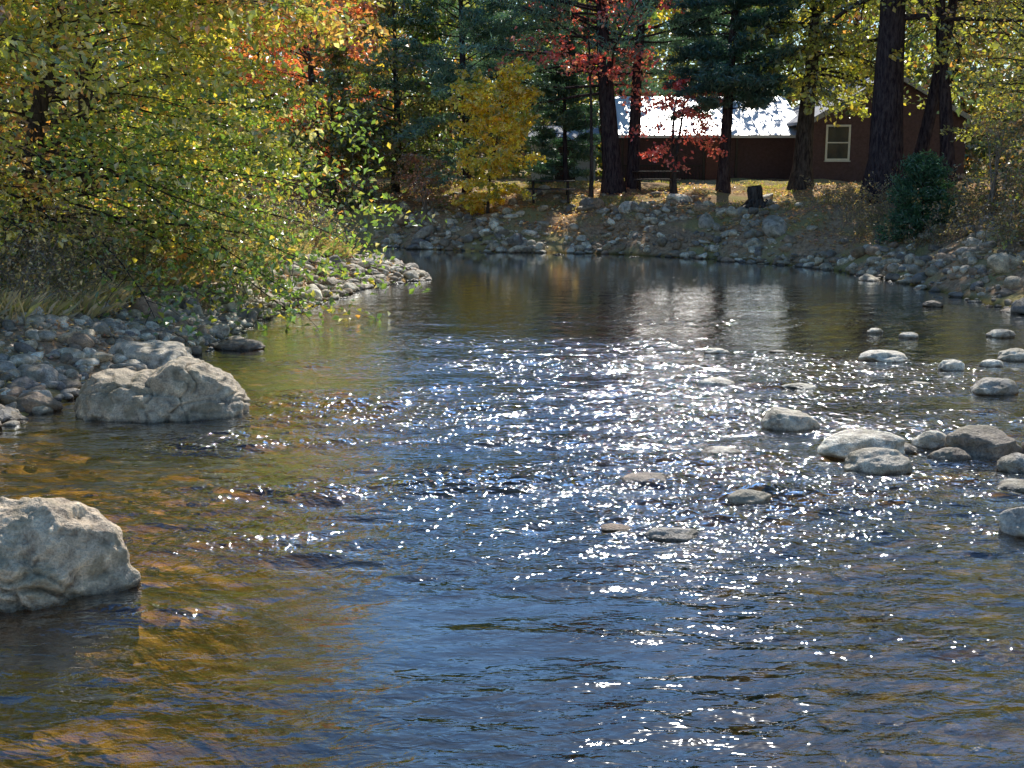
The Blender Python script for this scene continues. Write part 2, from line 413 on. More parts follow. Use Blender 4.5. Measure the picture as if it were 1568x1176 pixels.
hero('boulder', -3.45, 7.95, [(-.85, .3), (-.6, .58), (-.3, .66), (0, .69), (.28, .67), (.45, .60), (.58, .46), (.68, .28), (.76, .1)], 1.2, 5, (0.70, 0.57, 0.42), 0.1,
     cuts=[((.1, -1, .15), .38), ((.8, -.8, .3), .56), ((-.4, -1, .6), .50), ((.1, -.7, 1), .68), ((.6, -1, 1), .68)], ncut=20, dmin=.03, dmax=.12, crack=.06)
water_rocks = [
 (3.19, 13.2, .68, .25, 0), (3.65, 11.95, .92, .27, 4), (3.62, 11.3, .68, .24, 0), (4.5, 12.3, .42, .2, 4), (4.94, 12.0, .8, .3, 3), (5.05, 11.3, .5, .2, 1), (4.72, 10.65, .42, .09, 1),
 (4.25, 9.3, .5, .24, 1), (6.4, 15.3, .62, .22, 1), (7.8, 18.0, .6, .2, 4), (6.5, 17.1, .4, .17, 4), (5.7, 17.9, .75, .18, 4), (3.3, 18.7, .42, .09, 4), (2.8, 15.9, .55, .11, 4), (3.9, 15.7, .5, .07, 4),
 (2.2, 12.1, .45, .06, 4), (1.3, 10.9, .54, .08, 3), (2.12, 10.2, .42, .13, 0), (1.3, 9.2, .45, .09, 1), (.86, 9.4, .28, .05, 5), (6.55, 21.0, .3, .1, 4), (6.95, 20.4, .34, .11, 4), (9.0, 25, .45, .14, 3),
 (4.15, 12.1, .3, .1, 1), (4.5, 11.75, .45, .14, 3), (5.6, 12.0, .5, .25, 3), (5.6, 15.9, .3, .06, 4), (7.2, 17.4, .35, .12, 4), (4.3, 18.8, .3, .04, 4), (8.6, 20.5, .5, .15, 0),
 (-5.35, 17.3, 1.4, .42, 0), (-4.5, 19.2, .85, .17, 3), (-6.3, 15.2, .7, .42, 1), (-5.85, 14.2, .6, .25, 5), (-6.25, 13.6, .6, .28, 3), (-6.4, 20.4, .7, .75, 5), (-5.5, 16.3, .5, .2, 3), (-6.1, 16.6, .6, .4, 1), (-7.0, 18.6, .6, .7, 3), (-5.8, 21.3, .5, .5, 4)]
for i, (x, y, w, h, ci) in enumerate(water_rocks):
    c = STONE_COLS[ci] * R.uniform(.95, 1.15)
    boulder('river_stone', x, y, w, w * R.uniform(.6, .8), h, 200 + i, 5, 7, rot=R.uniform(0, 6), col=c, rough=.2, detail=.03, sink=.35, lo=.7, hi=.97)

def stone_field(name, xy, sizes, sub, protos=14, sink=.35, cols=STONE_COLS, flat=(.4, .75)):
    m = MB(); z = ground_z(xy[:, 0], xy[:, 1])
    P_ = [rock_shape(sub, 400 + k, 7, .14, 0, .5, .9) for k in range(protos)]
    pid = R.integers(0, protos, len(xy))
    for k in range(protos):
        ii = np.where(pid == k)[0]
        if len(ii) == 0: continue
        v, f = P_[k]; n = len(ii)
        s = sizes[ii][:, None] * np.stack([R.uniform(.8, 1.3, n), R.uniform(.6, 1.0, n), R.uniform(flat[0], flat[1], n)], 1) * .5
        a = R.uniform(0, 6.28, n); tl = R.normal(size=n) * .3
        q = v[None] * s[:, None, :]
        c, sn = np.cos(tl)[:, None], np.sin(tl)[:, None]
        q = np.stack([q[..., 0] * c - q[..., 2] * sn, q[..., 1], q[..., 0] * sn + q[..., 2] * c], -1)
        c, sn = np.cos(a)[:, None], np.sin(a)[:, None]
        q = np.stack([q[..., 0] * c - q[..., 1] * sn, q[..., 0] * sn + q[..., 1] * c, q[..., 2]], -1)
        zz = z[ii] + s[:, 2] * (1 - sink * 2)
        q = q + np.stack([xy[ii, 0], xy[ii, 1], zz], 1)[:, None, :]
        ff = (f[None] + (np.arange(n) * len(v))[:, None, None]).reshape(-1, 3)
        col = cols[R.integers(0, len(cols), n)] * R.uniform(.75, 1.2, (n, 1))
        m.add(q, ff, 0, np.repeat(col, len(f), 0), True)
    return m.build(name, [ROCK])
def sample(n, x0, x1, y0, y1, fn):
    x = R.uniform(x0, x1, n); y = R.uniform(y0, y1, n); pr = fn(x, y, river_sd(x, y)); k = R.random(n) < pr
    return np.stack([x[k], y[k]], 1)
def pn(x, y, s, seed): return fbm(np.stack([x, y, x * 0], 1) * s, seed, 2)
xy = sample(30000, -10, -1.5, 11, 37, lambda x, y, d: (d > -.25) * smooth(3.0, .9, d) * 0.5)
stone_field('bank_stones', xy, .10 + .26 * R.random(len(xy)) ** 2.4, 2)
xy = sample(2800, -9, -1.5, 11, 37, lambda x, y, d: (d > -.1) * smooth(3.0, 1., d) * 0.4)
stone_field('bank_stones', xy, .26 + .34 * R.random(len(xy)) ** 2, 3)
def farfn(x, y, d):
    side = (y > 21) & ((x > 5) | (y > 36))
    return side * (d > -.7) * smooth(6.5, 1.8, d)
xy = sample(70000, -20, 14, 22, 56, lambda x, y, d: farfn(x, y, d) * 0.36 * (smooth(-.28, .08, pn(x, y, .5, 77)) + .6 * (d < 1.0)) * (.4 + .6 * (d > -.1)))
stone_field('bank_stones', xy, .12 + .42 * R.random(len(xy)) ** 2.8, 2)
xy = sample(2300, -12, 14, 22, 52, lambda x, y, d: farfn(x, y, d) * 0.3 * (.3 + smooth(-.15, .15, pn(x, y, .6, 78))))
stone_field('bank_stones', xy, .38 + .55 * R.random(len(xy)) ** 2, 3)
xy = sample(4500, -7, 9, 4.5, 18, lambda x, y, d: (d < -.2) * .6)
xy = xy[ground_z(xy[:, 0], xy[:, 1]) > -.7]
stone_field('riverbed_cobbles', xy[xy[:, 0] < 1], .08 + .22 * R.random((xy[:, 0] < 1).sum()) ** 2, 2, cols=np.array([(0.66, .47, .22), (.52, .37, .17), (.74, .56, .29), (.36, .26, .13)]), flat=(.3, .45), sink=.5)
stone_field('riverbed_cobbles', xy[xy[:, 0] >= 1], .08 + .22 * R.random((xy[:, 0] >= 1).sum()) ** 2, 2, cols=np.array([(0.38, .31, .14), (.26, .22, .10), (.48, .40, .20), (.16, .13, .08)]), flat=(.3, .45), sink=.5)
print('rocks', time.time() - T0)

# ------------------------------------------------------------------ trees
YEL = (0.70, 0.57, 0.10); YG = (0.44, 0.48, 0.08); GR = (0.16, 0.27, 0.06); DG = (0.08, 0.13, 0.06); OR = (0.70, 0.34, 0.10); RED = (0.78, 0.13, 0.14); BR = (0.36, 0.24, 0.14); OL = (0.22, 0.24, 0.09); PALE = (.78, .72, .44)
def pal(*items):
    c = np.array([i[0] for i in items]); w = np.array([i[1] for i in items], float); return c, w / w.sum()
def curves(p0, d0, length, n=7, droop=0.3, wob=0.12):
    M = len(p0); pts = [np.array(p0, float)]; d = nrm(np.array(d0, float)); st = (np.asarray(length) / (n - 1))[:, None]
    for i in range(n - 1):
        d = nrm(d + np.array([0, 0, -droop / (n - 1)]) + R.normal(size=(M, 3)) * wob)
        pts.append(pts[-1] + d * st)
    return np.stack(pts, 1)
def curve(p0, d0, length, n=7, droop=0.3, wob=0.12):
    return curves(np.array([p0], float), np.array([d0], float), np.array([length]), n, droop, wob)[0]
def at_(pts, t):
    M, n, _ = pts.shape
    u = np.clip(t, 0, .9999) * (n - 1); i = u.astype(int); f = (u - i)[..., None]
    r = np.arange(M)[:, None]
    a, b = pts[r, i], pts[r, i + 1]
    return a * (1 - f) + b * f, nrm(b - a)
def deciduous(name, x, y, H, tr, lo, cr, nl, nt_, nf, leaf, palette, lean=(0, 0), droop=.5, az=None, azs=3.14, el=(5, 60), up=.4, spread=.16, stems=1, bark=BARK, gradcol=None, shape=None, bare=0.0, kmin=.35, limb=.28, flat=.55, tz=.25):
    m = MB(); z0 = gz1(x, y) - .15
    cols, w = palette
    for st in range(stems):
        off = np.array([R.normal() * .25, R.normal() * .15, 0]) if stems > 1 else np.zeros(3)
        ld = np.array([lean[0] + (R.normal() * .12 if stems > 1 else 0), lean[1], 1.0])
        tp = curve(np.array([x, y, z0]) + off, ld, H, 12, 0, .035)
        rr = tr * (1 - .85 * np.linspace(0, 1, 12) ** .9); rr[0] *= 1.35
        m.tube(tp, rr, 10, 0)
        L_ = max(2, nl // stems)
        f = lo + (.98 - lo) * R.random(L_); hf = (f - lo) / (1 - lo)
        p, _ = at_(tp[None], f[None]); p = p[0]
        a = R.uniform(0, 6.28, L_) if az is None else az + R.normal(size=L_) * azs
        e = np.radians(el[0] + (el[1] - el[0]) * hf + R.normal(size=L_) * 10)
        prof = np.sin(math.pi * (0.22 + .68 * hf)) if shape is None else np.array([shape(h) for h in hf])
        L = cr * prof * R.uniform(.65, 1.1, L_)
        d = np.stack([np.cos(a) * np.cos(e), np.sin(a) * np.cos(e), np.sin(e)], 1)
        lp = curves(p, d, L, 7, droop, .12)
        r0 = np.maximum(.01, tr * limb * (1 - f * .6) * (L / cr))
        m.tubes(lp, r0[:, None] * (1 - .85 * np.linspace(0, 1, 7)), 5, 0)
        t = .22 + .78 * (np.arange(nt_)[None] + R.random((L_, nt_))) / nt_
        q, qd = at_(lp, t)
        sd = nrm(np.cross(qd, np.array([0, 0, 1.0]))) * np.where(np.arange(nt_) % 2, 1, -1)[None, :, None]
        dd = qd * .6 + sd * .8 + R.normal(size=q.shape) * np.array([.25, .25, tz])
        tl = L[:, None] * .34 * (1.15 - .6 * t) * R.uniform(.7, 1.3, t.shape) + .15
        q = q.reshape(-1, 3); dd = dd.reshape(-1, 3); tl = tl.ravel(); M = len(q)
        wp = curves(q, dd, tl, 4, droop * .8, .15)
        rt = np.repeat(r0 * .2 + .002, nt_)[:, None] * np.linspace(1, .2, 4)
        m.tubes(wp, rt, 3, 0)
        tt = R.random((M, nf)) ** .8
        c, _ = at_(wp, tt)
        c = c + R.normal(size=c.shape) * tl[:, None, None] * spread * np.array([1, 1, flat])
        base = cols[R.choice(len(cols), p=w, size=M)]
        if gradcol is not None: base = gradcol(q, base)
        alt = cols[R.choice(len(cols), size=(M, nf), p=w)]
        k = R.random((M, nf, 1)) < .3
        col = np.where(k, alt, base[:, None]) * R.uniform(.6, 1.3, (M, nf, 1)) * R.uniform(.7, 1.2, (M, 1, 1))
        keep = (R.random((M, nf)) < R.uniform(kmin, 1, (M, 1))) & (R.random((M, 1)) > bare)
        c = c[keep]; col = col[keep]
        s = leaf * R.uniform(.6, 1.25, len(c))
        m.leaves(c, s, s * .64, np.clip(col, 0, .85), up)
    return m.build(name, [bark, LEAF])
def pine(name, x, y, H, tr, lo, cr, nb, lean=(0, 0), cols=((.035, .075, .04), (.05, .10, .06)), nbl=12, nn=40, blade=(.28, .045), side=None, spow=.6):
    m = MB(); z0 = gz1(x, y) - .15
    tp = curve([x, y, z0], (lean[0], lean[1], 1), H, 12, 0, .02)
    rr = tr * (1 - .8 * np.linspace(0, 1, 12)); rr[0] *= 1.3
    m.tube(tp, rr, 10, 0)
    f = lo + (.99 - lo) * (np.arange(nb) + R.random(nb)) / nb; hf = (f - lo) / (1 - lo)
    p, _ = at_(tp[None], f[None]); p = p[0]
    a = R.uniform(0, 6.28, nb)
    if side is not None: a = np.where(R.random(nb) < .5, side + R.normal(size=nb) * .5, a)
    L = cr * (1.02 - hf) ** spow * R.uniform(.6, 1.1, nb)
    e = np.radians(R.normal(size=nb) * 8 + 2 + 30 * hf)
    lp = curves(p, np.stack([np.cos(a) * np.cos(e), np.sin(a) * np.cos(e), np.sin(e)], 1), L, 7, .12, .07)
    m.tubes(lp, np.linspace(tr * .14, .012, 7), 4, 0)
    t = .3 + .7 * (np.arange(nbl)[None] + R.random((nb, nbl))) / nbl
    q, qd = at_(lp, t)
    sd = nrm(np.cross(qd, np.array([0, 0, 1.0]))) * np.where(np.arange(nbl) % 2, 1, -1)[None, :, None]
    dd = nrm(qd * .8 + sd * .8 + np.array([0, 0, .12]) + R.normal(size=q.shape) * .12)
    tl = (.35 + L[:, None] * .22 * (1.2 - t)) * R.uniform(.7, 1.2, t.shape)
    q = q.reshape(-1, 3); dd = dd.reshape(-1, 3); tl = tl.reshape(-1, 1); M = len(q)
    m.tubes(np.stack([q, q + dd * tl], 1), np.array([.012, .004]), 3, 0)
    tt = R.random((M, nn, 1))
    c = q[:, None] + dd[:, None] * tt * tl[:, None] + R.normal(size=(M, nn, 3)) * np.array([.09, .09, .07])
    mv = R.random((M, 1, 1))
    col = (np.array(cols[0]) * (1 - mv) + np.array(cols[1]) * mv) * R.uniform(.6, 1.4, (M, nn, 1))
    direc = dd[:, None] + R.normal(size=(M, nn, 3)) * .55 + np.array([0, 0, .35])
    k = M * nn
    m.leaves(c.reshape(k, 3), blade[0] * R.uniform(.7, 1.3, k), blade[1], col.reshape(k, 3), .3, direc.reshape(k, 3))
    return m.build(name, [BARKP, NEEDLE])

def lg(q, base):
    k = vnoise(q * np.array([.8, .8, 1.1]), 55)[:, None]
    z = q[:, 2:3]; x = q[:, 0:1]
    o = np.where(k > .05, np.where(z < 4.4, np.array(GR) * 1.25, np.array(YG)), base)
    o = np.where((z < 2.9) & (k > -.3), np.array(GR) * 1.2, o)
    return np.where((z > 4.8) & (x > -7.4) & (k < -.1), np.array((.74, .42, .15)), o)
PL = pal((YG, 5), (YEL, 2.4), (GR, 2.4), (OR, .4), (PALE, 2.6))
deciduous('beech_tree', -9.6, 23.4, 8.2, .26, .13, 7.2, 84, 17, 34, .155, PL, lean=(.03, 0), droop=.5, az=-.1, azs=1.0, el=(0, 38), up=.45, gradcol=lg, shape=lambda h: 1.0 - .35 * h, kmin=.35, limb=.16, flat=.28, tz=.12)
deciduous('beech_tree', -11.3, 20.0, 8.0, .34, .12, 5.0, 56, 14, 30, .13, pal((YG, 3), (YEL, 2), (BR, 1.6), (OR, .8), (PALE, 1.8), (GR, 1.5)), lean=(.12, -.02), droop=.5, az=.0, azs=1.2, el=(0, 55), up=.42, shape=lambda h: 1.0 - .4 * h, kmin=.35, limb=.22, flat=.32, tz=.15)
deciduous('beech_tree', -10.5, 29.5, 9.5, .28, .1, 5.5, 50, 12, 30, .18, pal((YG, 2), (YEL, 2), (OR, 2), (GR, 2)), droop=.5, up=.42, shape=lambda h: 1.0 - .35 * h, limb=.2)
deciduous('maple_tree', -8.2, 50.6, 11, .22, .2, 4.4, 56, 11, 22, .25, pal((OR, 3), ((.78, .26, .16), 5), ((.82, .38, .25), 2)))
deciduous('maple_tree', -14.5, 51.5, 12.5, .25, .15, 5, 45, 11, 20, .28, pal((OR, 3), (YG, 2), (YEL, 2)))
deciduous('deciduous_tree', -4.8, 48.5, 9.5, .2, .08, 3.8, 50, 11, 24, .24, pal((OL, 4), (DG, 2), (GR, 3), (BR, .5)))
deciduous('deciduous_tree', -7.2, 47.6, 6.0, .16, .05, 3.0, 40, 11, 22, .22, pal((OL, 4), (DG, 1), (GR, 2), (BR, 1), (YG, 1)))
deciduous('aspen_tree', -0.9, 43.8, 4.3, .07, .10, 2.1, 46, 10, 24, .19, pal(((.82, .66, .09), 5), (YG, 1.5), ((.84, .62, .09), 2)), droop=.4, shape=lambda h: .5 + 1.08 * h * (1.25 - h))
deciduous('shrub', -3.3, 45.0, 2.0, .04, .05, 1.5, 30, 8, 12, .14, pal(((.5, .25, .2), 3), (BR, 2), (OL, 1)), stems=4, bark=TWIG)
deciduous('shrub', -5.6, 46.8, 2.6, .04, .05, 1.6, 30, 8, 12, .14, pal((OL, 2), (BR, 2), (DG, 1)), stems=4, bark=TWIG)
BG = ((.08, .17, .13), (.18, .33, .27))
pine('pine_tree', 3.95, 46.3, 11.5, .42, .34, 6.6, 60, lean=(-.05, 0), side=math.pi, cols=BG)
pine('pine_tree', 4.75, 47.0, 11.5, .28, .46, 3.8, 30, lean=(-.01, 0), cols=((.05, .11, .085), (.1, .2, .15)))
pine('pine_tree', -1.8, 47.8, 10.6, .2, .30, 4.6, 64, cols=BG, nn=44)
pine('pine_tree', 7.9, 44.6, 12, .24, .26, 3.0, 125, cols=((.03, .09, .075), (.06, .15, .115)), nn=36, spow=.25)
pine('spruce_tree', 2.2, 49.0, 5.8, .12, .05, 1.7, 50, cols=((.04, .11, .07), (.08, .17, .13)), nbl=10, nn=34)
deciduous('red_maple_tree', 3.0, 45.2, 7.9, .09, .58, 3.4, 42, 9, 15, .18, pal((RED, 5), ((.80, .34, .26), 4), ((.6, .09, .10), 1)), lean=(.03, -.02), bare=.3)
deciduous('red_maple_tree', 6.0, 44.4, 4.3, .11, .42, 2.4, 28, 9, 15, .16, pal((RED, 5), ((.84, .26, .24), 3), ((.6, .08, .09), 1)), stems=2, droop=.7, el=(0, 35), bare=.34)
deciduous('oak_tree', 12.4, 39.8, 16, .62, .30, 6.3, 40, 10, 18, .22, pal((OL, 3), (YG, 2), (BR, 1), (DG, 1)), bark=BARKP, bare=.2)
deciduous('oak_tree', 14.5, 39.5, 14, .26, .35, 4.8, 36, 10, 18, .2, pal((OL, 2), (YG, 2), (YEL, 1), (DG, 1)), lean=(-.16, 0), bark=BARKP, bare=.25)
deciduous('oak_tree', 13.7, 40.8, 14, .26, .42, 4.8, 28, 10, 18, .2, pal((OL, 2), (YG, 2), (YEL, 1), (DG, 1)), lean=(.02, 0), bark=BARKP, bare=.25)
deciduous('deciduous_tree', 10.7, 44.2, 10, .40, .34, 4.0, 56, 11, 22, .22, pal((YG, 4), (OL, 3), (YEL, 1), (DG, 1)), bare=.1, droop=.7)
deciduous('deciduous_tree', 15.8, 36.2, 11, .15, .08, 4.0, 50, 12, 15, .15, pal((YG, 3), (YEL, 2), (OL, 3), (BR, 2)), droop=.3, bare=.15)
deciduous('deciduous_tree', 18.5, 43.0, 13, .2, .08, 4.8, 46, 11, 18, .2, pal((YG, 3), (YEL, 1), (OL, 4), (BR, 1)), bare=.1)
deciduous('deciduous_tree', 14.4, 30.0, 6.5, .07, .05, 2.8, 40, 10, 10, .12, pal((BR, 3), (YG, 2), (OL, 2), (OR, 1)), stems=3, bark=TWIG, bare=.2)
deciduous('shrub', 12.9, 27.6, 2.4, .04, .05, 1.5, 36, 9, 9, .11, pal((BR, 3), (OL, 2), (YG, 1)), stems=5, bark=TWIG)
deciduous('shrub', 13.2, 32.6, 2.6, .04, .05, 1.6, 36, 9, 10, .12, pal((BR, 3), (OL, 2), (DG, 1)), stems=5, bark=TWIG)
pine('evergreen_shrub', 11.7, 33.9, 2.1, .05, .02, 1.1, 50, cols=((.04, .12, .06), (.07, .19, .09)), nbl=8, nn=30, blade=(.15, .035))
for (x, y, H) in ((15.5, 24, 14), (15.2, 15, 15), (15.5, 5, 14)):
    deciduous('oak_tree', x, y, H, .3, .12, 5.4, 40, 9, 18, .30, pal((OL, 3), (DG, 2), (YG, 1), (BR, 1)))
deciduous('beech_tree', -13.5, 10, 12, .3, .15, 4.6, 40, 9, 18, .30, pal((YEL, 2), (YG, 3), (OR, 1)))
print('trees', time.time() - T0)

def forest(name, spots, leaf=.42, nclump=90, nl=26):
    m = MB()
    for (x, y, H, cr, cols) in spots:
        z0 = gz1(x, y) - .2
        tp = curve([x, y, z0], (R.normal() * .04, 0, 1), H, 6, 0, .03)
        m.tube(tp, np.linspace(.24, .04, 6), 6, 0)
        hf = R.random(nclump) ** .85; a = R.uniform(0, 6.28, nclump); r = cr * np.sin(math.pi * (.25 + .7 * hf)) * R.random(nclump) ** .5
        p, _ = at_(tp[None], (.06 + .93 * hf)[None]); p = p[0]
        c0 = p + np.stack([np.cos(a) * r, np.sin(a) * r, R.normal(size=nclump) * .4], 1)
        m.tubes(np.stack([p, (p + c0) / 2 + [0, 0, .2], c0], 1)[::3], np.array([.06, .04, .01]), 3, 0)
        c = c0[:, None] + R.normal(size=(nclump, nl, 3)) * np.array([.8, .8, .35])
        b = np.array(cols)[R.integers(len(cols), size=nclump)] * R.uniform(.6, 1.3, (nclump, 1))
        col = b[:, None] * R.uniform(.7, 1.3, (nclump, nl, 1))
        k = nclump * nl; s = leaf * R.uniform(.5, 1.2, k)
        m.leaves(c.reshape(k, 3), s, s * .65, col.reshape(k, 3), .3)
    return m.build(name, [BARK, LEAF])
sp = []
for row, yy in enumerate((62, 69, 77)):
    for xx in np.arange(-50, 54, 5.2):
        x_ = xx + R.normal() * 1.2
        center = -16 < x_ < 7
        H = R.uniform(10.8, 11.6) + row * 1.0 if center else R.uniform(14, 18)
        cc = [(OL, GR, YG), (DG, OL, GR), (YG, OL, YEL), (OR, YEL, OL)][R.choice(4, p=[.35, .37, .16, .12])]
        sp.append((x_, yy + R.normal() * 1.5, H, 3.9, cc))
forest('distant_trees', sp, nclump=110)
sp = []
for (x_, y_) in [(-16, 20), (-15, 30), (-20, 36), (-22, 26), (-14, 35), (-26, 31), (-21, 56), (-27, 55), (-33, 57), (-16, 58), (-30, 36), (22, 47), (20, 33), (24, 38), (27, 52), (21, 22), (22, 12)]:
    cc = [(OL, DG, GR), (DG, YG, OL), (YEL, YG, OL), (OR, YEL, OL)][R.integers(4)]
    sp.append((x_, y_, R.uniform(11, 14), 4.0, cc))
forest('woodland_trees', sp, .36, 100, 26)
m = MB()
c0 = np.stack([R.uniform(-40, 40, 380), R.uniform(58, 66, 380), 2.1 + R.random(380) * 3.2], 1)
c = c0[:, None] + R.normal(size=(380, 36, 3)) * np.array([1.0, .8, .8])
b = np.array((DG, OL, BR, GR))[R.integers(4, size=380)] * R.uniform(.6, 1.2, (380, 1))
m.leaves(c.reshape(-1, 3), .36, .23, (b[:, None] * R.uniform(.7, 1.3, (380, 36, 1))).reshape(-1, 3), .3)
m.build('undergrowth', [BARK, LEAF])

def brush(name, xy, hgt, cols, leafn=5, leafs=.05):
    m = MB(); n = len(xy); z = ground_z(xy[:, 0], xy[:, 1]) - .03
    h = hgt * R.uniform(.4, 1.2, n)
    d = np.column_stack([R.normal(size=(n, 2)) * .35, np.ones(n)])
    pp = curves(np.column_stack([xy, z]), d, h, 6, .5, .2)
    m.tubes(pp, np.linspace(.010, .003, 6), 3, 0)
    q, qd = at_(pp, R.uniform(.3, .98, (n, 5)))
    q = q.reshape(-1, 3); qd = qd.reshape(-1, 3); M = len(q)
    w_ = curves(q, qd * .5 + R.normal(size=(M, 3)) * .7, np.repeat(h, 5) * R.uniform(.2, .45, M), 4, .3, .2)
    m.tubes(w_, np.linspace(.006, .002, 4), 3, 0)
    c, _ = at_(w_, R.random((M, leafn))); c = (c + R.normal(size=c.shape) * .05).reshape(-1, 3); k = len(c)
    m.leaves(c, leafs * R.uniform(.6, 1.5, k), leafs * .6, np.array(cols)[R.integers(0, len(cols), k)] * R.uniform(.6, 1.3, (k, 1)), .4)
    return m.build(name, [TWIG, LEAF])
xy = sample(12000, -11, -3.5, 14, 33, lambda x, y, d: ((d > 2.2) & (d < 5)) * .45)[:1900]
brush('brush', xy, 1.35, [(.50, .36, .23), (.33, .29, .13), (.56, .47, .28), (.24, .28, .11)], 5, .065)
xy = sample(9000, 10, 17, 20, 40, lambda x, y, d: ((d > 1.6) & (d < 6)) * .4)[:800]
brush('brush', xy, 1.0, [(.36, .24, .15), (.22, .2, .09), (.34, .28, .13)], 6, .08)

def grass(name, P0, h, cols, k=22, wd=.007):
    m = MB(); n = len(P0); z = ground_z(P0[:, 0], P0[:, 1])
    b = np.repeat(np.column_stack([P0, z]), k, 0) + R.normal(size=(n * k, 3)) * np.array([.1, .1, 0])
    d = nrm(np.column_stack([R.normal(size=(n * k, 2)) * .45, np.ones(n * k)]))
    L = h * R.uniform(.4, 1.2, (n * k, 1)); s = nrm(np.cross(d, R.normal(size=(n * k, 3)))) * wd
    mid = b + d * L * .6; tip = b + d * L + np.column_stack([d[:, :2] * .5, -np.ones(n * k) * .25]) * L * .5
    v = np.stack([b - s, b + s, mid + s * .8, tip], 1)
    c = np.array(cols)[R.integers(0, len(cols), n * k)] * R.uniform(.6, 1.3, (n * k, 1))
    m.add(v, np.arange(n * k * 4).reshape(-1, 4), 0, c)
    return m.build(name, [LEAF])
grass('grass', sample(12000, -11, -3.5, 14, 33, lambda x, y, d: ((d > 2.0) & (d < 5)) * .45)[:1600], .5, [(.52, .44, .26), (.32, .32, .13), (.54, .42, .25)])
grass('grass', sample(9000, -6, 14, 38, 52, lambda x, y, d: ((d > 3.5) & (d < 11)) * .4 * (pn(x, y, .5, 12) > 0))[:1500], .14, [(.26, .30, .09), (.46, .43, .16), (.5, .38, .18)], 14, .014)

def litter(name, n, x0, x1, y0, y1, fn, size, cols):
    xy = sample(n, x0, x1, y0, y1, fn); z = ground_z(xy[:, 0], xy[:, 1]) + .03 + R.random(len(xy)) * .05
    m = MB(); s = size * R.uniform(.6, 1.3, len(xy))
    m.leaves(np.column_stack([xy, z]), s, s * .7, np.array(cols)[R.integers(0, len(cols), len(xy))] * R.uniform(.6, 1.3, (len(xy), 1)), .8, mat=0)
    return m.build(name, [LEAF])
LC = [(.62, .38, .22), (.54, .35, .22), (.66, .53, .30), (.56, .28, .2)]
litter('fallen_leaves', 20000, -11, -2, 11, 34, lambda x, y, d: (d > .5) * .8, .07, LC)
litter('fallen_leaves', 44000, -8, 17, 24, 56, lambda x, y, d: (d > 1.0) * smooth(12, 4, d) * .7 * (pn(x, y, .35, 61) > -.15), .13, LC)

# ------------------------------------------------------------------ house
SIDE = simple('brown_siding', (0.12, 0.068, 0.075), .75, nscale=9)
TRIM = simple('white_trim', (0.8, 0.8, 0.78), .5, var=.06)
METAL = simple('white_metal_roof', (0.82, 0.82, 0.84), .33, .1, 3, .06)
SHING = simple('grey_shingles', (0.36, 0.36, 0.38), .8, nscale=14)
GLASS = simple('window_glass', (0.05, 0.06, 0.07), .06, var=.1)
LSIDE = simple('light_siding', (0.62, 0.64, 0.67), .7, nscale=8, var=.12)
DOORM = simple('door_paint', (0.16, 0.05, 0.04), .5)
DARKW = simple('dark_wood', (0.05, 0.035, 0.03), .7)
house = bpy.data.objects.new('brown_house', None); scene.collection.objects.link(house)
def part(name, build, mat, parent=house):
    m = MB(); build(m); return m.build(name, [mat], parent)
def clap(m, x0, x1, yf, z0, ztop, step=.14):
    z = z0
    while True:
        zt = z + step
        if callable(ztop):
            xx = np.linspace(x0, x1, 200); ok = xx[np.array([ztop(q) for q in xx]) > zt]
            if len(ok) < 2: break
            a, b = ok[0], ok[-1]
        else:
            if zt > ztop: break
            a, b = x0, x1
        m.add([(a, yf - .025, z), (b, yf - .025, z), (b, yf, zt), (a, yf, zt)], [(0, 1, 2, 3)])
        m.add([(a, yf - .001, z), (b, yf - .001, z), (b, yf - .025, z), (a, yf - .025, z)], [(0, 1, 2, 3)])
        z = zt
GZ = 2.0
part('main_walls', lambda m: (m.box((4.6, 52.03, GZ - .5), (12.4, 60, 4.3)), clap(m, 4.6, 12.4, 52.0, GZ - .3, 4.3)), SIDE)
def mainroof(m):
    yr, ze, zr = 56.4, 4.22, 6.1
    y0 = 51.4
    for (a, b, za, zb) in ((y0, yr, ze, zr), (61.4, yr, ze, zr)):
        v = [(4.2, a, za), (12.7, a, za), (12.7, b, zb), (4.2, b, zb), (4.2, a, za - .12), (12.7, a, za - .12), (12.7, b, zb - .12), (4.2, b, zb - .12)]
        m.add(v, [(0, 1, 2, 3), (4, 7, 6, 5), (0, 4, 5, 1), (1, 5, 6, 2), (0, 3, 7, 4)])
    for x_ in np.arange(4.3, 12.7, .45):
        v = [(x_ - .02, y0 - .01, ze + .004), (x_ + .02, y0 - .01, ze + .004), (x_ + .02, yr, zr + .004), (x_ - .02, yr, zr + .004),
             (x_ - .02, y0 - .01, ze + .045), (x_ + .02, y0 - .01, ze + .045), (x_ + .02, yr, zr + .045), (x_ - .02, yr, zr + .045)]
        m.add(v, [(4, 5, 6, 7), (0, 1, 5, 4), (0, 4, 7, 3), (1, 2, 6, 5)])
part('main_roof', mainroof, METAL)
gx0, gx1, gy = 12.35, 18.6, 49.2
gab = lambda q: 4.75 + (1 - abs(q - (gx0 + gx1) / 2) / ((gx1 - gx0) / 2)) * 1.75
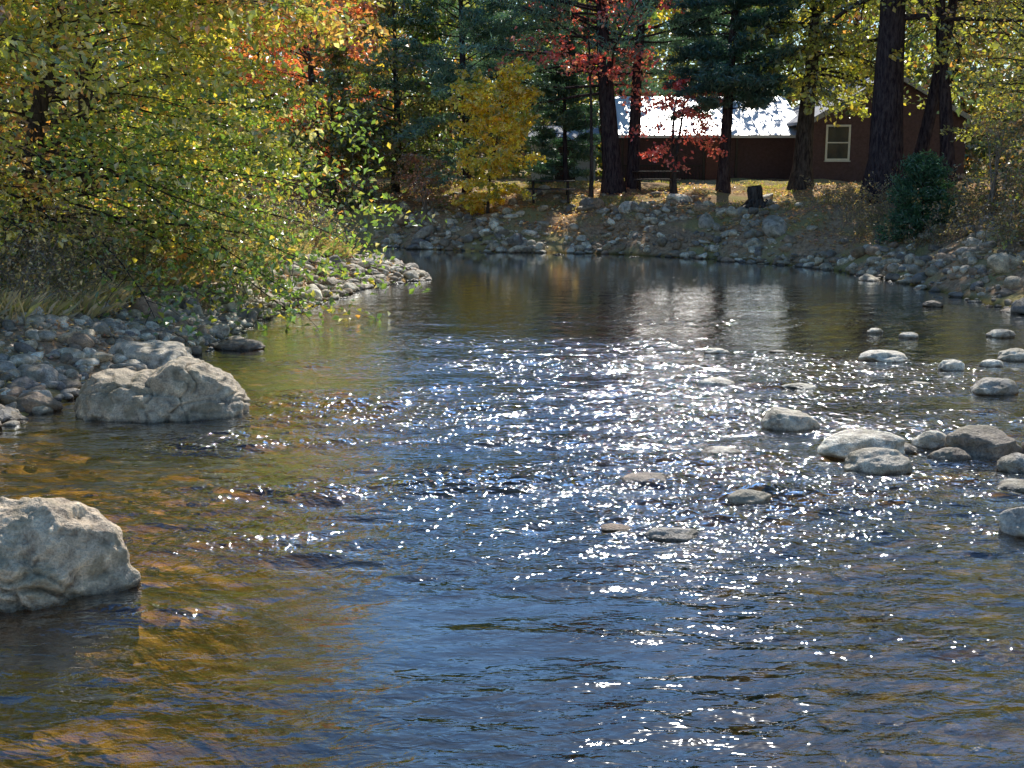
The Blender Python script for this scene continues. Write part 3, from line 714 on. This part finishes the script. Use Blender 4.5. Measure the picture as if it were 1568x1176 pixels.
def wing(m):
    xm = (gx0 + gx1) / 2
    v = [(gx0, gy + .03, GZ - .5), (gx1, gy + .03, GZ - .5), (gx1, gy + .03, 4.75), (xm, gy + .03, 6.5), (gx0, gy + .03, 4.75)]
    m.add(v, [(0, 1, 2, 3, 4)])
    m.add([(gx0, gy + .03, GZ - .5), (gx0, 58, GZ - .5), (gx0, 58, 4.75), (gx0, gy + .03, 4.75)], [(3, 2, 1, 0)])
    m.add([(gx1, gy + .03, GZ - .5), (gx1, 58, GZ - .5), (gx1, 58, 4.75), (gx1, gy + .03, 4.75)], [(0, 1, 2, 3)])
    clap(m, gx0, gx1, gy, GZ - .3, gab)
part('wing_walls', wing, SIDE)
def wroof(m):
    xm = (gx0 + gx1) / 2; o = .35; sl = 1.75 / (xm - gx0)
    for s in (-1, 1):
        xe = xm + s * (xm - gx0 + o); ze = 6.56 - sl * (xm - gx0 + o)
        v = [(xe, gy - .35, ze), (xm, gy - .35, 6.56), (xm, 58.3, 6.56), (xe, 58.3, ze)]
        v2 = [(a, b, c + .12) for a, b, c in v]
        m.add(v + v2, [(0, 1, 2, 3), (4, 5, 6, 7), (0, 1, 5, 4), (0, 3, 7, 4)])
part('wing_roof', wroof, SHING)
def rake(m):
    xm = (gx0 + gx1) / 2; o = .35; sl = 1.75 / (xm - gx0)
    for s in (-1, 1):
        xe = xm + s * (xm - gx0 + o); ze = 6.56 - sl * (xm - gx0 + o)
        m.add([(xe, gy - .38, ze - .1), (xm, gy - .38, 6.46), (xm, gy - .38, 6.66), (xe, gy - .38, ze + .1)], [(0, 1, 2, 3)])
part('rake_boards', rake, SHING)
def window(name, xc, yf, z0, z1, w):
    def fr(m):
        t = .08; a, b = xc - w / 2, xc + w / 2
        m.box((a - t, yf - .07, z0 - t), (a, yf - .02, z1 + t)); m.box((b, yf - .07, z0 - t), (b + t, yf - .02, z1 + t))
        m.box((a, yf - .068, z1), (b, yf - .02, z1 + t)); m.box((a, yf - .068, z0 - t), (b, yf - .02, z0))
        m.box((a, yf - .06, (z0 + z1) / 2 - .025), (b, yf - .02, (z0 + z1) / 2 + .025))
        m.box((a - t - .03, yf - .11, z0 - t - .05), (b + t + .03, yf - .02, z0 - t - .003))
    part(name + '_frame', fr, TRIM)
    part(name + '_glass', lambda m: m.box((xc - w / 2, yf - .04, z0), (xc + w / 2, yf - .03, z1)), GLASS)
window('wing_window', 13.35, gy, 3.22, 4.5, .85)
part('door', lambda m: m.box((8.4, 51.93, 2.1), (9.3, 51.97, 4.1)), DOORM)
def corner(m):
    m.box((gx0 - .05, gy - .05, GZ), (gx0 + .05, gy - .03, 4.7)); m.box((12.2, 51.94, GZ), (12.3, 51.965, 4.15))
part('corner_boards', corner, SIDE)
def porch(m):
    for x_ in (4.7, 6.5, 8.2, 9.6): m.box((x_, 51.45, 1.9), (x_ + .1, 51.55, 4.14))
    m.box((4.6, 51.4, 2.0), (9.8, 51.9, 2.12))
    m.box((4.6, 51.42, 2.9), (8.2, 51.5, 2.96))
    for x_ in np.arange(4.7, 8.1, .16): m.box((x_, 51.44, 2.12), (x_ + .03, 51.48, 2.9))
part('porch', porch, DARKW)
shed = bpy.data.objects.new('garden_shed', None); scene.collection.objects.link(shed)
part('walls', lambda m: (m.box((.9, 53.03, 1.6), (3.7, 56, 3.9)), clap(m, .9, 3.7, 53.0, 1.8, 3.9, .2)), LSIDE, shed)
def sroof(m):
    v = [(.7, 52.7, 3.88), (3.9, 52.7, 3.88), (3.9, 54.5, 4.6), (.7, 54.5, 4.6), (.7, 56.3, 3.88), (3.9, 56.3, 3.88)]
    v2 = [(a, b, c + .1) for a, b, c in v]
    m.add(v + v2, [(0, 1, 2, 3), (3, 2, 5, 4), (6, 7, 8, 9), (9, 8, 11, 10), (0, 1, 7, 6), (0, 3, 9, 6), (1, 2, 8, 7)])
    m.add([(.95, 53.02, 3.87), (.95, 55.9, 3.87), (.95, 54.5, 4.5)], [(0, 1, 2)]); m.add([(3.65, 53.02, 3.87), (3.65, 55.9, 3.87), (3.65, 54.5, 4.5)], [(0, 1, 2)])
part('roof', sroof, SHING, shed)
part('door', lambda m: (m.box((1.9, 52.93, 1.9), (2.8, 52.96, 3.75)),), DARKW, shed)

def picnic(tx, ty):
    pt = bpy.data.objects.new('picnic_table', None); scene.collection.objects.link(pt); tz = gz1(tx, ty)
    def ptab(m):
        for k in range(5): m.box((tx - .9, ty - .38 + k * .155, tz + .72), (tx + .9, ty - .24 + k * .155, tz + .76))
    def pben(m):
        for s in (-1, 1):
            for k in range(2): m.box((tx - .9, ty + s * .72 - .15 + k * .155, tz + .42), (tx + .9, ty + s * .72 - .01 + k * .155, tz + .46))
    def pleg(m):
        for x_ in (-.65, .65):
            for s in (-1, 1): m.tube([(tx + x_, ty + s * .62, tz - .05), (tx + x_, ty + s * .2, tz + .72)], [.045, .045], 4)
            m.box((tx + x_ - .03, ty - .85, tz + .36), (tx + x_ + .03, ty + .85, tz + .415))
    part('table_top', ptab, DARKW, pt); part('benches', pben, DARKW, pt); part('legs', pleg, DARKW, pt)
picnic(1.45, 44.9); picnic(5.6, 46.6)
sx_, sy_ = 8.5, 41.2; sz = gz1(sx_, sy_)
m = MB(); a = np.linspace(0, 1, 8)
m.tube(np.column_stack([sx_ + a * -.12, sy_ + a * .02, sz - .2 + a * .95]), .38 - .16 * a + .03 * np.sin(a * 9), 12, 0)
m.add([(sx_ - .12 + .23 * math.cos(t), sy_ + .02 + .23 * math.sin(t), sz + .75) for t in np.arange(12) * math.pi / 6], [tuple(range(12))], 0)
for k in range(5):
    t = k * 1.25; m.tube([(sx_ + .25 * math.cos(t), sy_ + .25 * math.sin(t), sz + .2), (sx_ + .5 * math.cos(t), sy_ + .5 * math.sin(t), sz + .02), (sx_ + .85 * math.cos(t), sy_ + .85 * math.sin(t), sz - .15)], [.14, .09, .03], 6, 0)
m.build('tree_stump', [BARK])

# ------------------------------------------------------------------ light, sky, camera
w = bpy.data.worlds.new('World'); scene.world = w; w.use_nodes = True
nt = w.node_tree; nt.nodes.clear()
sky = nt.nodes.new('ShaderNodeTexSky'); sky.sky_type = 'NISHITA'; sky.sun_disc = False
sky.sun_elevation = math.radians(SUN_EL); sky.sun_rotation = math.radians(SUN_AZ); sky.altitude = 100; sky.air_density = 1.15; sky.dust_density = 0.2; sky.ozone_density = 3.6
hs = nt.nodes.new('ShaderNodeHueSaturation'); hs.inputs['Saturation'].default_value = 1.18
bg = nt.nodes.new('ShaderNodeBackground'); bg.inputs[1].default_value = 0.15
wo = nt.nodes.new('ShaderNodeOutputWorld')
nt.links.new(sky.outputs[0], hs.inputs['Color']); nt.links.new(hs.outputs[0], bg.inputs[0]); nt.links.new(bg.outputs[0], wo.inputs[0])
sl = bpy.data.lights.new('sun', 'SUN'); sl.energy = 5.0; sl.angle = math.radians(.5); sl.color = (1, .95, .87)
so = bpy.data.objects.new('sun', sl); scene.collection.objects.link(so)
az, el = math.radians(SUN_AZ), math.radians(SUN_EL)
sd = Vector((math.sin(az) * math.cos(el), math.cos(az) * math.cos(el), math.sin(el)))
so.rotation_mode = 'QUATERNION'; so.rotation_quaternion = sd.to_track_quat('Z', 'Y'); so.location = sd * 100
cam = bpy.data.cameras.new('camera'); co = bpy.data.objects.new('camera', cam); scene.collection.objects.link(co)
cam.sensor_width = 36; cam.lens = 36 * 1800 / 1568; cam.clip_end = 2000; cam.clip_start = .1
co.location = (0, 0, 3.0); co.rotation_euler = (math.radians(90 - 10.6), 0, 0)
scene.camera = co
print('FACES', sum(len(o.data.polygons) for o in scene.objects if o.type == 'MESH'), time.time() - T0)
